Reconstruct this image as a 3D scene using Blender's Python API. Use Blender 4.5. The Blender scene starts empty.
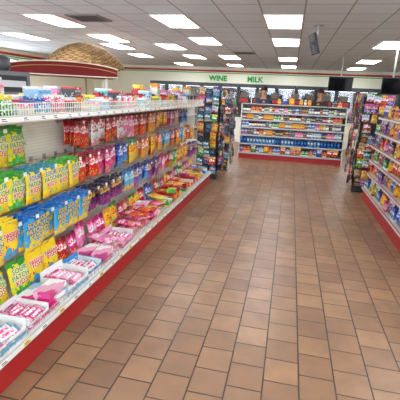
import bpy, bmesh, math, random
from mathutils import Vector, Matrix, Euler
R = random.Random(7)
S = bpy.context.scene
COL = S.collection
PI = math.pi

def lin(h):
    out = []
    for i in (0, 2, 4):
        c = int(h[i:i+2], 16) / 255
        out.append(c/12.92 if c <= .04045 else ((c+.055)/1.055)**2.4)
    return tuple(out) + (1,)

MC = {}
def mat(h, rough=.5, metal=0, emit=0):
    k = (h, rough, metal, emit)
    if k in MC: return MC[k]
    m = bpy.data.materials.new('m_' + h); m.use_nodes = True
    b = m.node_tree.nodes['Principled BSDF']
    b.inputs['Base Color'].default_value = lin(h)
    b.inputs['Roughness'].default_value = rough
    b.inputs['Metallic'].default_value = metal
    if emit:
        b.inputs['Emission Color'].default_value = lin(h)
        b.inputs['Emission Strength'].default_value = emit
    MC[k] = m
    return m

def nd(nt, t, **kw):
    n = nt.nodes.new(t)
    for k, v in kw.items(): setattr(n, k, v)
    return n
def mth(nt, op, a, b=None, c=None):
    n = nt.nodes.new('ShaderNodeMath'); n.operation = op
    for i, v in enumerate((a, b, c)):
        if v is None: continue
        if isinstance(v, (int, float)): n.inputs[i].default_value = v
        else: nt.links.new(v, n.inputs[i])
    return n.outputs[0]
def mixc(nt, f, a, b):
    n = nt.nodes.new('ShaderNodeMix'); n.data_type = 'RGBA'
    nt.links.new(f, n.inputs[0])
    for i, v in ((6, a), (7, b)):
        if isinstance(v, tuple): n.inputs[i].default_value = v
        else: nt.links.new(v, n.inputs[i])
    return n.outputs[2]

PC = {}
def pack(main, top, bottom, dots, logo, rough=.3, dotmask=.42, lz=.62):
    k = (main, top, bottom, dots, logo, rough, dotmask, lz)
    if k in PC: return PC[k]
    m = bpy.data.materials.new('printed_film'); m.use_nodes = True
    nt = m.node_tree; b = nt.nodes['Principled BSDF']; b.inputs['Roughness'].default_value = rough
    tc = nd(nt, 'ShaderNodeTexCoord'); sp = nd(nt, 'ShaderNodeSeparateXYZ')
    nt.links.new(tc.outputs['Generated'], sp.inputs[0])
    gx, gz = sp.outputs[0], sp.outputs[2]
    nz = nd(nt, 'ShaderNodeTexNoise'); nz.inputs['Scale'].default_value = 3
    nt.links.new(tc.outputs['Generated'], nz.inputs['Vector'])
    wob = mth(nt, 'MULTIPLY', mth(nt, 'SUBTRACT', nz.outputs[0], .5), .45)
    gzw = mth(nt, 'ADD', gz, wob)
    c = mixc(nt, mth(nt, 'GREATER_THAN', gzw, .8), lin(main), lin(top))
    c = mixc(nt, mth(nt, 'LESS_THAN', gzw, .22), c, lin(bottom))
    vo = nd(nt, 'ShaderNodeTexVoronoi'); vo.inputs['Scale'].default_value = 7
    nt.links.new(tc.outputs['Generated'], vo.inputs['Vector'])
    d = mth(nt, 'MULTIPLY', mth(nt, 'LESS_THAN', vo.outputs['Distance'], .38 if dots == 'multi' else .33), mth(nt, 'LESS_THAN', gzw, dotmask))
    if dots == 'multi':
        sv = nd(nt, 'ShaderNodeSeparateColor'); nt.links.new(vo.outputs['Color'], sv.inputs[0])
        cc = nd(nt, 'ShaderNodeCombineColor'); cc.mode = 'HSV'
        nt.links.new(mth(nt, 'MULTIPLY', sv.outputs[0], .62), cc.inputs[0]); cc.inputs[1].default_value = .85; cc.inputs[2].default_value = .7
        c = mixc(nt, d, c, cc.outputs[0])
    else:
        c = mixc(nt, d, c, lin(dots))
    ex = mth(nt, 'POWER', mth(nt, 'DIVIDE', mth(nt, 'ABSOLUTE', mth(nt, 'SUBTRACT', gx, .5)), .42), 4)
    ez = mth(nt, 'POWER', mth(nt, 'DIVIDE', mth(nt, 'ABSOLUTE', mth(nt, 'SUBTRACT', gzw, lz)), .14), 4)
    mp = nd(nt, 'ShaderNodeMapping'); mp.inputs['Scale'].default_value = (9, 1, 7); nt.links.new(tc.outputs['Generated'], mp.inputs[0])
    n2 = nd(nt, 'ShaderNodeTexNoise'); n2.inputs['Scale'].default_value = 1.4; n2.inputs['Detail'].default_value = 1; nt.links.new(mp.outputs[0], n2.inputs['Vector'])
    lg = mth(nt, 'MULTIPLY', mth(nt, 'LESS_THAN', mth(nt, 'ADD', ex, ez), 1), mth(nt, 'GREATER_THAN', n2.outputs[0], .48))
    c = mixc(nt, lg, c, lin(logo))
    nt.links.new(c, b.inputs['Base Color'])
    PC[k] = m
    return m

class MB:
    def __init__(s): s.v = []; s.f = []; s.m = []; s.s = []; s.M = Matrix()
    def _v(s, p): s.v.append(tuple(s.M @ Vector(p))); return len(s.v)-1
    def face(s, idx, m=0, sm=False): s.f.append(idx); s.m.append(m); s.s.append(sm)
    def box(s, x0, x1, y0, y1, z0, z1, m=0):
        i = [s._v(p) for p in ((x0,y0,z0),(x1,y0,z0),(x1,y1,z0),(x0,y1,z0),(x0,y0,z1),(x1,y0,z1),(x1,y1,z1),(x0,y1,z1))]
        for q in ((0,3,2,1),(4,5,6,7),(0,1,5,4),(1,2,6,5),(2,3,7,6),(3,0,4,7)):
            s.face([i[k] for k in q], m)
        return s
    def lathe(s, prof, n=14, m=0, cx=0, cy=0):
        ms = m if isinstance(m, list) else [m]*(len(prof)-1)
        rings = [[s._v((cx+r*math.cos(2*PI*k/n), cy+r*math.sin(2*PI*k/n), z)) for k in range(n)] for r, z in prof]
        for j in range(len(prof)-1):
            for k in range(n):
                k2 = (k+1) % n
                s.face([rings[j][k], rings[j][k2], rings[j+1][k2], rings[j+1][k]], ms[j], True)
        s.face(rings[0][::-1], ms[0]); s.face(rings[-1], ms[-1])
        return s
    def tube(s, pts, r, n=6, m=0):
        pts = [Vector(p) for p in pts]; rings = []
        for i, p in enumerate(pts):
            t = (pts[min(i+1, len(pts)-1)] - pts[max(i-1, 0)]).normalized()
            a = Vector((0,0,1)) if abs(t.z) < .9 else Vector((1,0,0))
            u = t.cross(a).normalized(); w = t.cross(u).normalized()
            rings.append([s._v(p + (u*math.cos(2*PI*k/n) + w*math.sin(2*PI*k/n))*r) for k in range(n)])
        for j in range(len(pts)-1):
            for k in range(n):
                k2 = (k+1) % n
                s.face([rings[j][k], rings[j+1][k], rings[j+1][k2], rings[j][k2]], m, True)
        s.face(rings[0], m); s.face(rings[-1][::-1], m)
        return s
    def mesh(s, me, M, m):
        o = len(s.v)
        for v in me.vertices: s.v.append(tuple(M @ v.co))
        for p in me.polygons: s.face([o+k for k in p.vertices], m)
        return s
    def build(s, name, mats, bevel=0):
        me = bpy.data.meshes.new(name)
        me.from_pydata(s.v, [], s.f); me.update()
        for x in mats: me.materials.append(x)
        me.polygons.foreach_set('material_index', s.m)
        me.polygons.foreach_set('use_smooth', s.s)
        if bevel:
            bm = bmesh.new(); bm.from_mesh(me)
            bmesh.ops.bevel(bm, geom=list(bm.edges), offset=bevel, segments=1, affect='EDGES', clamp_overlap=True)
            bm.to_mesh(me); bm.free()
        return me

def add(name, me=None, parent=None, loc=(0,0,0), rot=(0,0,0), label=None, cat=None, group=None, kind=None):
    o = bpy.data.objects.new(name, me)
    COL.objects.link(o)
    o.location = loc; o.rotation_euler = rot
    if parent: o.parent = parent
    if label: o['label'] = label
    if cat: o['category'] = cat
    if group: o['group'] = group
    if kind: o['kind'] = kind
    return o

def text_mesh(txt, size, off=.0, ext=.0006):
    cu = bpy.data.curves.new('t', 'FONT'); cu.body = txt; cu.size = size; cu.align_x = 'CENTER'
    cu.resolution_u = 2; cu.extrude = ext; cu.offset = off
    o = bpy.data.objects.new('t', cu); COL.objects.link(o)
    dg = bpy.context.evaluated_depsgraph_get(); dg.update()
    me = bpy.data.meshes.new_from_object(o.evaluated_get(dg))
    bpy.data.objects.remove(o); bpy.data.curves.remove(cu)
    return me
RX = Matrix.Rotation(PI/2, 4, 'X')

# ------------------------------------------------------------------ ROOM
X0, X1, Y0, Y1, H = -9.5, 5.6, -3.0, 18.0, 2.8
def floor_mat():
    m = bpy.data.materials.new('quarry_tile'); m.use_nodes = True; nt = m.node_tree; b = nt.nodes['Principled BSDF']
    tc = nd(nt, 'ShaderNodeTexCoord'); sp = nd(nt, 'ShaderNodeSeparateXYZ'); cb = nd(nt, 'ShaderNodeCombineXYZ')
    nt.links.new(tc.outputs['Object'], sp.inputs[0])
    nt.links.new(sp.outputs[1], cb.inputs[0]); nt.links.new(sp.outputs[0], cb.inputs[1])
    br = nd(nt, 'ShaderNodeTexBrick'); br.offset = .5
    for k, v in (('Scale', 1), ('Mortar Size', .0055), ('Mortar Smooth', .4), ('Bias', 0), ('Brick Width', .205), ('Row Height', .205)):
        br.inputs[k].default_value = v
    br.inputs['Color1'].default_value = lin('A27C5A'); br.inputs['Color2'].default_value = lin('876348'); br.inputs['Mortar'].default_value = lin('352A22')
    nt.links.new(cb.outputs[0], br.inputs['Vector'])
    n1 = nd(nt, 'ShaderNodeTexNoise'); n1.inputs['Scale'].default_value = 6; n1.inputs['Detail'].default_value = 8
    nt.links.new(tc.outputs['Object'], n1.inputs['Vector'])
    rp = nd(nt, 'ShaderNodeMapRange'); rp.inputs['From Min'].default_value = .4; rp.inputs['From Max'].default_value = .75
    rp.inputs['To Min'].default_value = 0; rp.inputs['To Max'].default_value = .45
    nt.links.new(n1.outputs[0], rp.inputs[0])
    c = mixc(nt, rp.outputs[0], br.outputs['Color'], lin('665244'))
    n3 = nd(nt, 'ShaderNodeTexNoise'); n3.inputs['Scale'].default_value = 1.1; n3.inputs['Detail'].default_value = 5
    nt.links.new(tc.outputs['Object'], n3.inputs['Vector'])
    r3 = nd(nt, 'ShaderNodeMapRange'); r3.inputs['From Min'].default_value = .46; r3.inputs['From Max'].default_value = .7; r3.inputs['To Max'].default_value = .45
    nt.links.new(n3.outputs[0], r3.inputs[0])
    c = mixc(nt, r3.outputs[0], c, lin('5C4A3E'))
    nt.links.new(c, b.inputs['Base Color'])
    r2 = nd(nt, 'ShaderNodeMapRange'); r2.inputs['To Min'].default_value = .27; r2.inputs['To Max'].default_value = .44
    nt.links.new(n1.outputs[0], r2.inputs[0]); nt.links.new(r2.outputs[0], b.inputs['Roughness'])
    bp = nd(nt, 'ShaderNodeBump'); bp.inputs['Strength'].default_value = .5; bp.inputs['Distance'].default_value = .004
    iv = mth(nt, 'ADD', mth(nt, 'SUBTRACT', 1, br.outputs['Fac']), mth(nt, 'MULTIPLY', n1.outputs[0], .2)); nt.links.new(iv, bp.inputs['Height'])
    nt.links.new(bp.outputs[0], b.inputs['Normal'])
    return m
def ceil_mat():
    m = bpy.data.materials.new('ceiling_tile'); m.use_nodes = True; nt = m.node_tree; b = nt.nodes['Principled BSDF']
    tc = nd(nt, 'ShaderNodeTexCoord'); mp = nd(nt, 'ShaderNodeMapping')
    mp.inputs['Location'].default_value = (.25+.305+6.1, -(6.97-.61)+12.2, 0)
    nt.links.new(tc.outputs['Object'], mp.inputs[0])
    br = nd(nt, 'ShaderNodeTexBrick'); br.offset = 0
    for k, v in (('Scale', 1), ('Mortar Size', .012), ('Mortar Smooth', 0), ('Brick Width', .61), ('Row Height', .61)):
        br.inputs[k].default_value = v
    br.inputs['Color1'].default_value = lin('DDE2E6'); br.inputs['Color2'].default_value = lin('D4D9DD'); br.inputs['Mortar'].default_value = lin('9C9FA3')
    nt.links.new(mp.outputs[0], br.inputs['Vector'])
    nt.links.new(br.outputs['Color'], b.inputs['Base Color']); b.inputs['Roughness'].default_value = .85
    return m
add('floor', MB().box(X0, X1, Y0, Y1, -.1, 0).build('floor', [floor_mat()]), kind='structure')
add('ceiling', MB().box(X0, X1, Y0, Y1, H, H+.1).build('ceiling', [ceil_mat()]), kind='structure')
cream = mat('F6F2DA', .7); white = mat('F2F0EA', .5)
add('wall_back', MB().box(X0, X1, Y1, Y1+.15, 0, H).build('wall', [cream]), kind='structure')
add('wall_right', MB().box(X1, X1+.15, Y0, Y1, 0, H).build('wall', [cream]), kind='structure')
def wall_with_windows(name, axis, pos, a0, a1, wins, z0, z1):
    b = MB()
    def bx(s0, s1, q0, q1):
        if axis == 'x': b.box(pos-.15, pos, s0, s1, q0, q1)
        else: b.box(s0, s1, pos-.15, pos, q0, q1)
    bx(a0, a1, 0, z0); bx(a0, a1, z1, H)
    c = a0
    for w0, w1 in wins:
        bx(c, w0, z0, z1); c = w1
    bx(c, a1, z0, z1)
    add(name, b.build('wall', [cream]), kind='structure')
alu = mat('9A9C9E', .35, .9)
gm = bpy.data.materials.new('window_glass'); gm.use_nodes = True
nt = gm.node_tree; nt.nodes.remove(nt.nodes['Principled BSDF'])
tr = nd(nt, 'ShaderNodeBsdfTransparent'); gl = nd(nt, 'ShaderNodeBsdfGlossy'); gl.inputs['Roughness'].default_value = .05
mx = nd(nt, 'ShaderNodeMixShader'); mx.inputs[0].default_value = .07
nt.links.new(tr.outputs[0], mx.inputs[1]); nt.links.new(gl.outputs[0], mx.inputs[2])
nt.links.new(mx.outputs[0], nt.nodes['Material Output'].inputs[0])
fw = [(-8.5, -6), (-5.5, -3), (-2.5, 0), (.3, 2.8), (3.1, 5.3)]
lw = [(-1.5, 1.5), (2.2, 5.2), (6, 9), (9.6, 12.6)]
wall_with_windows('wall_front', 'y', Y0, X0, X1, fw, .5, 2.6)
wall_with_windows('wall_left', 'x', X0, Y0, Y1, lw, .8, 2.5)
n = 1
for (axis, pos, wins, z0, z1) in (('y', Y0, fw, .5, 2.6), ('x', X0, lw, .8, 2.5)):
    for w0, w1 in wins:
        b = MB(); mid = (w0+w1)/2
        def bx(s0, s1, q0, q1, t, m):
            if axis == 'x': b.box(pos-.075-t, pos-.075+t, s0, s1, q0, q1, m)
            else: b.box(s0, s1, pos-.075-t, pos-.075+t, q0, q1, m)
        for s0, s1, q0, q1 in ((w0, w0+.05, z0, z1), (w1-.05, w1, z0, z1), (mid-.025, mid+.025, z0+.05, z1-.05), (w0+.05, w1-.05, z0, z0+.05), (w0+.05, w1-.05, z1-.05, z1)):
            bx(s0, s1, q0, q1, .03, 0)
        bx(w0+.05, mid-.025, z0+.05, z1-.05, .003, 1); bx(mid+.025, w1-.05, z0+.05, z1-.05, .003, 1)
        add('window_%d' % n, b.build('window', [alu, gm]), kind='structure'); n += 1
red = mat('B01E22', .45); grn = mat('18B044', .5)
for i_, (z0, z1, mm) in enumerate(((2.59, 2.67, red), (2.53, 2.56, grn))):
    add('trim_%d' % (1+3*i_), MB().box(X0, X1, Y1-.03, Y1, z0, z1).build('trim', [mm]), kind='structure')
    add('trim_%d' % (2+3*i_), MB().box(X0, X0+.03, Y0, Y1-.03, z0, z1).build('trim', [mm]), kind='structure')
    add('trim_%d' % (3+3*i_), MB().box(X1-.03, X1, Y0, Y1-.03, z0, z1).build('trim', [mm]), kind='structure')

# ---------------------------------------------------------------- LIGHTS
pos = [(-.25,6.97),(-2.08,6.97),(-4.4,6.97),(-.25,9.41),(-2.08,9.41),(-4.4,9.2),(-6.6,9.1),(-3.3,10.63),(-4.9,10.8),(1.98,9.6),
       (-.25,13.4),(-2.1,13.2),(-3.3,13.3),(-5.2,13.3),(2.2,13.6),(2.3,16.6),(-.25,16.6),(-2.4,16.6),(-4.6,16.6),(-7,13),(-7,5.6),
       (-.25,3.3),(-2.08,3.3),(-4.4,3.3),(1.98,5.4),(1.98,2),(4.2,4),(4.2,8.5),(4.2,13),(-.25,0),(-2.6,0),(-5,0),(1.98,-1.5),(-7,1.5),(-.8,-2)]
fr = MB(); w, l = .3, .6
fr.box(-w,w,-l,-l+.025,-.02,0); fr.box(-w,w,l-.025,l,-.02,0); fr.box(-w,-w+.025,-l+.025,l-.025,-.02,0); fr.box(w-.025,w,-l+.025,l-.025,-.02,0); fr.box(-w+.025,w-.025,-l+.025,l-.025,-.004,0)
frame_me = fr.build('frame', [white])
db = MB().box(-w+.026, w-.026, -l+.026, l-.026, -.014, -.005)
diff_me = db.build('diffuser', [mat('F6F9FF', .5, 0, 14)])
for i, (x, y) in enumerate(pos):
    t = add('ceiling_light', None, None, (x, y, H), label='recessed white fluorescent ceiling light panel, lit', cat='ceiling light', group='ceiling light panels')
    add('frame', frame_me, t); add('diffuser', diff_me, t, label='glowing white diffuser')
v = MB(); dk = mat('6F6B68', .5)
v.box(-.3,.3,-.3,-.27,-.02,0); v.box(-.3,.3,.27,.3,-.02,0); v.box(-.3,-.27,-.27,.27,-.02,0); v.box(.27,.3,-.27,.27,-.02,0)
for k in range(9):
    v.M = Matrix.Translation((0, -.24+k*.06, -.01)) @ Matrix.Rotation(.6, 4, 'X'); v.box(-.27,.27,-.02,.02,-.002,.002,1)
v.M = Matrix()
vm = v.build('ceiling_vent', [mat('8d8984', .5), dk])
for x, y in ((-3.6, 6.7), (-1.47, 11.8)):
    add('ceiling_vent', vm, None, (x, y, H), label='square grey louvred ceiling air vent', cat='air vent', group='ceiling air vents')

# ---------------------------------------------------------------- FIXTURES
shelf_w = mat('ECEAE2', .4); grey = mat('C6C5C0', .45)
def peg_mat(a, h):
    m = bpy.data.materials.new('pegboard'); m.use_nodes = True; nt = m.node_tree; b = nt.nodes['Principled BSDF']
    tc = nd(nt, 'ShaderNodeTexCoord'); mp = nd(nt, 'ShaderNodeMapping'); mp.inputs['Scale'].default_value = (39.4,)*3
    nt.links.new(tc.outputs['Object'], mp.inputs[0])
    fr_ = nd(nt, 'ShaderNodeVectorMath', operation='FRACTION'); nt.links.new(mp.outputs[0], fr_.inputs[0])
    sp = nd(nt, 'ShaderNodeSeparateXYZ'); nt.links.new(fr_.outputs[0], sp.inputs[0])
    dx = mth(nt, 'POWER', mth(nt, 'SUBTRACT', sp.outputs[0], .5), 2); dz = mth(nt, 'POWER', mth(nt, 'SUBTRACT', sp.outputs[2], .5), 2)
    f = mth(nt, 'LESS_THAN', mth(nt, 'ADD', dx, dz), .02)
    nt.links.new(mixc(nt, f, lin(a), lin(h)), b.inputs['Base Color']); b.inputs['Roughness'].default_value = .6
    return m
pegm = peg_mat('FBF6E8', 'B5AD9C'); pegd = peg_mat('8A8880', '4A4844')
def gondola(name, label, cat, L, depth, height, shelves, loc, rotz, kick=red, railm=None, sides=(1,1), panel=None, strip='F4F2EC', sm=None):
    g = add(name, None, None, loc, (0,0,rotz), label=label, cat=cat)
    add('back_panel', MB().box(-L/2, L/2, 0, .035, 0, height).build('back_panel', [panel or pegm]), g, label='perforated back panel')
    add('kick_plate', MB().box(-L/2, L/2, -depth+.02, -.0, 0, .16).box(-L/2, L/2, -depth+.01, -depth+.02, .005, .15).build('kick_plate', [kick], 0), g, label='red painted base front')
    for k, (z, d) in enumerate(shelves):
        s = add('shelf', MB().box(-L/2, L/2, -d, -.001, z-.02, z).box(-L/2, L/2, -d, -d+.006, z-.02, z+.006).build('shelf', [sm or shelf_w]), g)
        b = MB().box(-L/2, L/2, -d-.012, -d-.001, z-.034, z+.006, 0).box(-L/2, L/2, -d-.0135, -d-.012, z-.028, z, 1)
        add('price_rail', b.build('price_rail', [railm or grey, mat(strip, .4)]), s, label='price strip along the shelf edge')
    for sx, full in ((-L/2-.02, sides[0]), (L/2, sides[1])):
        b = MB(); b.box(sx, sx+.02, -depth+.02, .035, 0, .2)
        if full: b.box(sx, sx+.02, -depth*.75, .035, .2, height)
        else: b.box(sx, sx+.02, -.03, .035, .2, height)
        add('side_panel', b.build('side_panel', [shelf_w], .002), g)
    return g

TS = 1.425
LG = gondola('candy_gondola', 'long cream metal candy gondola with red base and pegboard back', 'store shelf', 6.6, .65, TS,
             [(.2, .65), (TS, .45)], (-2.0, 3.7, 0), PI/2, sides=(1,0))
b = MB(); yf = -.445
for k in range(265):
    x = -3.29 + k*.025
    b.box(x-.0015, x+.0015, yf-.0015, yf+.0015, TS+.001, TS+.075)
for z in (TS+.005, TS+.04, TS+.075): b.box(-3.3, 3.3, yf-.0025, yf+.0025, z-.0025, z+.0025)
add('wire_fence', b.build('wire_fence', [mat('F4F1E6', .4)]), LG, label='cream wire fence along the top shelf')
b = MB()
for k in range(121):
    x = -3.25 + k*.054; b.box(x-.0012, x+.0012, -.642, -.639, .208, .245)
b.box(-3.29, 3.29, -.643, -.638, .245, .249)
add('deck_fence', b.build('deck_fence', [mat('C9C5BB', .35, .6)]), LG, label='low wire fence along the bottom deck')
tagm = [MB().box(-.03, .03, -.001, 0, -.013, .013, 0).box(-.022, .01, -.0014, -.001, .002, .008, 1).box(-.022, .022, -.0014, -.001, -.008, -.004, 1).build('price_tag', [mat(c, .5), mat('3b3b44', .5)]) for c in ('FFFFFF', 'FFE36B', 'F7F7F2')]
for k in range(42):
    add('price_tag', R.choice(tagm), LG, (-3.2+k*.155+R.uniform(-.03,.03), -.4636, TS-.014))
for k in range(34):
    add('price_tag', R.choice(tagm), LG, (-3.2+k*.19+R.uniform(-.03,.03), -.6636, .186))

# ---------------------------------------------------------------- PRODUCT MESHES
def pouch(w, h, d, header=.12, seed=0):
    r = random.Random(seed); b = MB(); G = []
    ts = [0, .05, .1, .18, .3, .42, .54, .66, .76, .84, .88, .92, .965, 1]
    us = [-1, -.85, -.55, -.12, .12, .55, .85, 1]
    nx, nz = len(us)-1, len(ts)-1
    sag = r.uniform(.35, .6); skew = r.uniform(-.06, .06)
    for s in (-1, 1):
        g = []
        for j, t in enumerate(ts):
            row = []
            for i, u in enumerate(us):
                tt = (t-.05)/(1-header-.05)
                bb = math.sin(PI*tt**(sag+.35))**.6 if 0 < tt < 1 else 0
                th = d/2*bb*(1-abs(u)**2.5) * r.uniform(.6, 1.0) + .0012
                ed = .05*math.sin(PI*t)*r.uniform(.5,1)
                x = u*w/2*(1-ed) + skew*w*math.sin(PI*t)*(1 if t < .85 else 0); z = t*h + (.003 if i % 2 and j in (0, nz) else 0)
                row.append(b._v((x, s*th, z)))
            g.append(row)
        G.append(g)
    F, K = G
    for j in range(nz):
        for i in range(nx):
            if j == nz-2 and i == 3: continue
            b.face([F[j][i], F[j][i+1], F[j+1][i+1], F[j+1][i]], 0, True)
            b.face([K[j][i+1], K[j][i], K[j+1][i], K[j+1][i+1]], 0, True)
    j = nz-2
    for (a, c) in (((j,3),(j,4)),((j,4),(j+1,4)),((j+1,4),(j+1,3)),((j+1,3),(j,3))):
        b.face([F[a[0]][a[1]], K[a[0]][a[1]], K[c[0]][c[1]], F[c[0]][c[1]]])
    for j in range(nz):
        b.face([K[j][0], F[j][0], F[j+1][0], K[j+1][0]]); b.face([F[j][nx], K[j][nx], K[j+1][nx], F[j+1][nx]])
    for i in range(nx):
        b.face([K[0][i], K[0][i+1], F[0][i+1], F[0][i]]); b.face([F[nz][i], F[nz][i+1], K[nz][i+1], K[nz][i]])
    return b
def bag_mesh(w, h, d, m, words=None, wcol='FFFFFF', seed=0, size=.045, zt=.72, ocol=None):
    b = pouch(w, h, d, seed=seed); mats = [m]
    if words:
        cols_ = wcol if isinstance(wcol, (list, tuple)) else [wcol]
        mats += [mat(ocol or '1a1a1a', .4)] + [mat(c, .4) for c in cols_]
        z = h*zt
        for wi, wd in enumerate(words):
            sz = size * min(1, 5/len(wd)*.95)
            if ocol:
                b.mesh(text_mesh(wd, sz, .0035, .0003), Matrix.Translation((0, -d/2-.0022, z)) @ RX, 1)
            b.mesh(text_mesh(wd, sz, .0008, .0004), Matrix.Translation((0, -d/2-.0032, z)) @ RX, 2 + wi % len(cols_))
            z -= sz*.86
    me = b.build('bag', mats); me['dims'] = (w, h, d)
    return me
YB = pack('FFD91E', '3FA82E', 'F7C40A', 'multi', 'FFD91E', .3, .4)
YG = pack('F2E01E', '2F9E3A', '46B53A', 'multi', 'FFE23A', .3, .4)
GB = pack('FFDC2A', '2F8E9E', 'FFC81A', 'multi', 'FFE23A', .3, .4)
SB = pack('FFD92A', 'FFD92A', '2FA8E0', 'E23A2A', 'FFD92A')
BB = pack('38A8E0', '1C68B8', 'FFD21A', 'multi', '38A8E0', .3, .38)
SW, SH = .182, .262
BAGS = {
 'sour': ([bag_mesh(SW,SH,.036, m_, ['SOUR','PATCH','KIDS'], ['1F8F36','1F8F36','D8301C'], s_, .053, .66, 'FFFFFF') for s_, m_ in ((1,YB), (11,YB), (12,YG))], 'yellow-green sour candy bag, green lettering'),
 'sourb': ([bag_mesh(SW,SH,.036, GB, ['SOUR','PATCH','KIDS'], ['1C68B8','1F8F36','E2341D'], s_, .053, .66, 'FFFFFF') for s_ in (2, 12)], 'yellow sour candy bag, blue lettering'),
 'fish': ([bag_mesh(SW,SH,.036, SB, ['SWEDISH','FISH'], 'D81E2A', s_, .056, .62, 'FFFFFF') for s_ in (3, 13)], 'yellow-blue gummy candy bag, red lettering'),
 'sourc': ([bag_mesh(SW,SH,.036, BB, ['SOUR','PATCH','KIDS'], 'FFE23A', s_, .053, .66, '1C3FA0') for s_ in (4, 14)], 'sky blue sour candy bag, yellow lettering'),
}
def simple(k, lab, *cols, w=.158, h=.25):
    BAGS[k] = ([bag_mesh(w*ws, h*hs, .04, pack(*cols), seed=len(BAGS)*3+i_) for i_, (ws, hs) in enumerate(((1,1.04),(.88,.86),(1.03,.94)))], lab)
simple('mag', 'magenta pink chewy candy bag', 'D8267A', '8A1048', 'E070A6', 'FFE04A', 'F4F4F4')
simple('pnk', 'light pink candy bag', 'EA88B4', 'C02468', 'F2C4D8', 'D0206E', 'F4F4F4')
simple('red', 'deep red chewy candy bag', 'CC1C28', '8A0E16', 'DC4034', 'F0C83A', 'F4F4F4')
simple('red2', 'red and blue fruit candy bag', 'C42030', '1A3E9A', 'DC5A2A', 'multi', 'F4F4F4')
simple('pur', 'purple fruit candy bag', '6A2E98', '42186A', 'A056BA', 'FF8A1E', 'FFE35A')
simple('org', 'orange candy bag', 'E87C20', 'B83C14', 'F0B038', 'multi', 'F4F4F4')
simple('blu', 'royal blue candy bag', '1E58C0', '142E74', '3C98D8', 'multi', 'F4F4F4')
simple('sky', 'sky blue gummy candy bag', '44AEE0', '206CAC', 'F8D040', 'D83C2A', 'F4ECD0')
simple('yel', 'yellow candy bag', 'FAD032', 'E8981A', 'D8382A', '742A80', 'D82C28')
simple('yel2', 'golden yellow fruit candy bag', 'F4BC30', '267C34', 'F4D258', 'multi', 'D03028')
simple('grn', 'green mint candy bag', '339A42', '185E28', '92CC50', 'F0D448', 'F4F4F4')
simple('mar', 'dark maroon chocolate candy bag', '6E1636', '36101A', '9C284C', 'D8A044', 'E0C080')
simple('wht', 'white and red candy bag', 'F0F0F0', 'BC1C26', 'E07C9C', 'multi', 'BC1C26')
simple('drk', 'dark purple berry candy bag', '3C1E56', '1E1030', '74308A', 'E04A8A', 'E8C040')

def hook_mesh(L):
    b = MB(); b.tube([(0,0,0), (0,-L+.01,0), (0,-L,.006), (0,-L,.02)], .0022, 6)
    b.box(-.02,.02,-.004,0,-.02,.02); b.box(-.016,.016,-L-.012,-L-.01,-.008,.018,1)
    return b.build('peg_hook', [mat('C8C8C8', .3, .8), white])
LEN = {'A': .25, 'B': .33, 'C': .40}
HK = {r: hook_mesh(l) for r, l in LEN.items()}
def choose(row, y):
    if row == 'A':
        if y < 2.6: return 'sour' if y > 1.7 else 'mag'
        if y < 4.2: return R.choice(['mag','red','red2','pnk','wht','red','mar'])
        if y < 4.9: return R.choice(['blu','sky','red','blu','drk'])
        return R.choice(['yel','grn','red','blu','org','grn','mag','yel2','mar','pur'])
    if row == 'B':
        if y < 1.9: return 'sour'
        if y < 2.8: return R.choice(['sour','sourb','sour'])
        if y < 3.0: return 'grn'
        if y < 3.7: return R.choice(['mag','red','red2','mag','pnk'])
        if y < 5.0: return R.choice(['yel','yel2','org','mag','red','pur','blu'])
        return R.choice(['blu','red','sky','org','pur','mag','red2','yel'])
    if y < 1.9: return 'sour'
    if y < 2.15: return 'fish'
    if y < 2.75: return R.choice(['sourc','fish','sourc'])
    if y < 3.4: return R.choice(['mar','pur','drk','red','org'])
    if y < 5: return R.choice(['blu','sky','mag','blu','red2','pur','grn'])
    return R.choice(['mag','blu','red','yel','org','pnk','grn','pur'])
BIG = ('sour','sourb','fish','sourc')
for row, zz in (('A', 1.315), ('B', 1.035), ('C', .755)):
    L = LEN[row]
    y = 1.2; run = 0; alt = 0
    while y < 6.83:
        if run <= 0: k = choose(row, y + .1); run = R.choice((1,1,2,2,3))
        run -= 1; alt ^= 1
        vs_, lab = BAGS[k]
        if (k in BIG) and choose(row, y+.1) not in BIG: run = 0
        bg_ = k in BIG
        me = R.choice(vs_)
        w = .176 if bg_ else max(.145, me['dims'][0]-.002)
        yc = y + w/2; y += w
        if row == 'A' and 2.4 < yc < 3.05: continue
        add('peg_hook', HK[row], LG, (yc-3.7, -.001, zz))
        nn = 3 if yc < 3.6 else 2
        off = R.uniform(0, .03) + .024*alt
        for q in range(nn):
            dx = L-.034-off-q*.044
            if bg_ and R.random() < .4: me = R.choice(vs_)
            sc = R.uniform(.94, 1.0); hh = me['dims'][1]*sc
            e = Euler((R.uniform(-.0,.015), R.uniform(-.09,.09), PI/2+R.uniform(-.1,.1)))
            o_ = e.to_matrix() @ Vector((0,0,hh*.9455))
            ob = add('candy_bag', me, None, (-2.0+dx-o_.x, yc-o_.y, zz-o_.z), e,
                label=lab+' on a peg hook', cat='candy bag', group='candy bags hanging on the pegboard gondola')
            ob.scale = (sc,)*3

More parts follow.
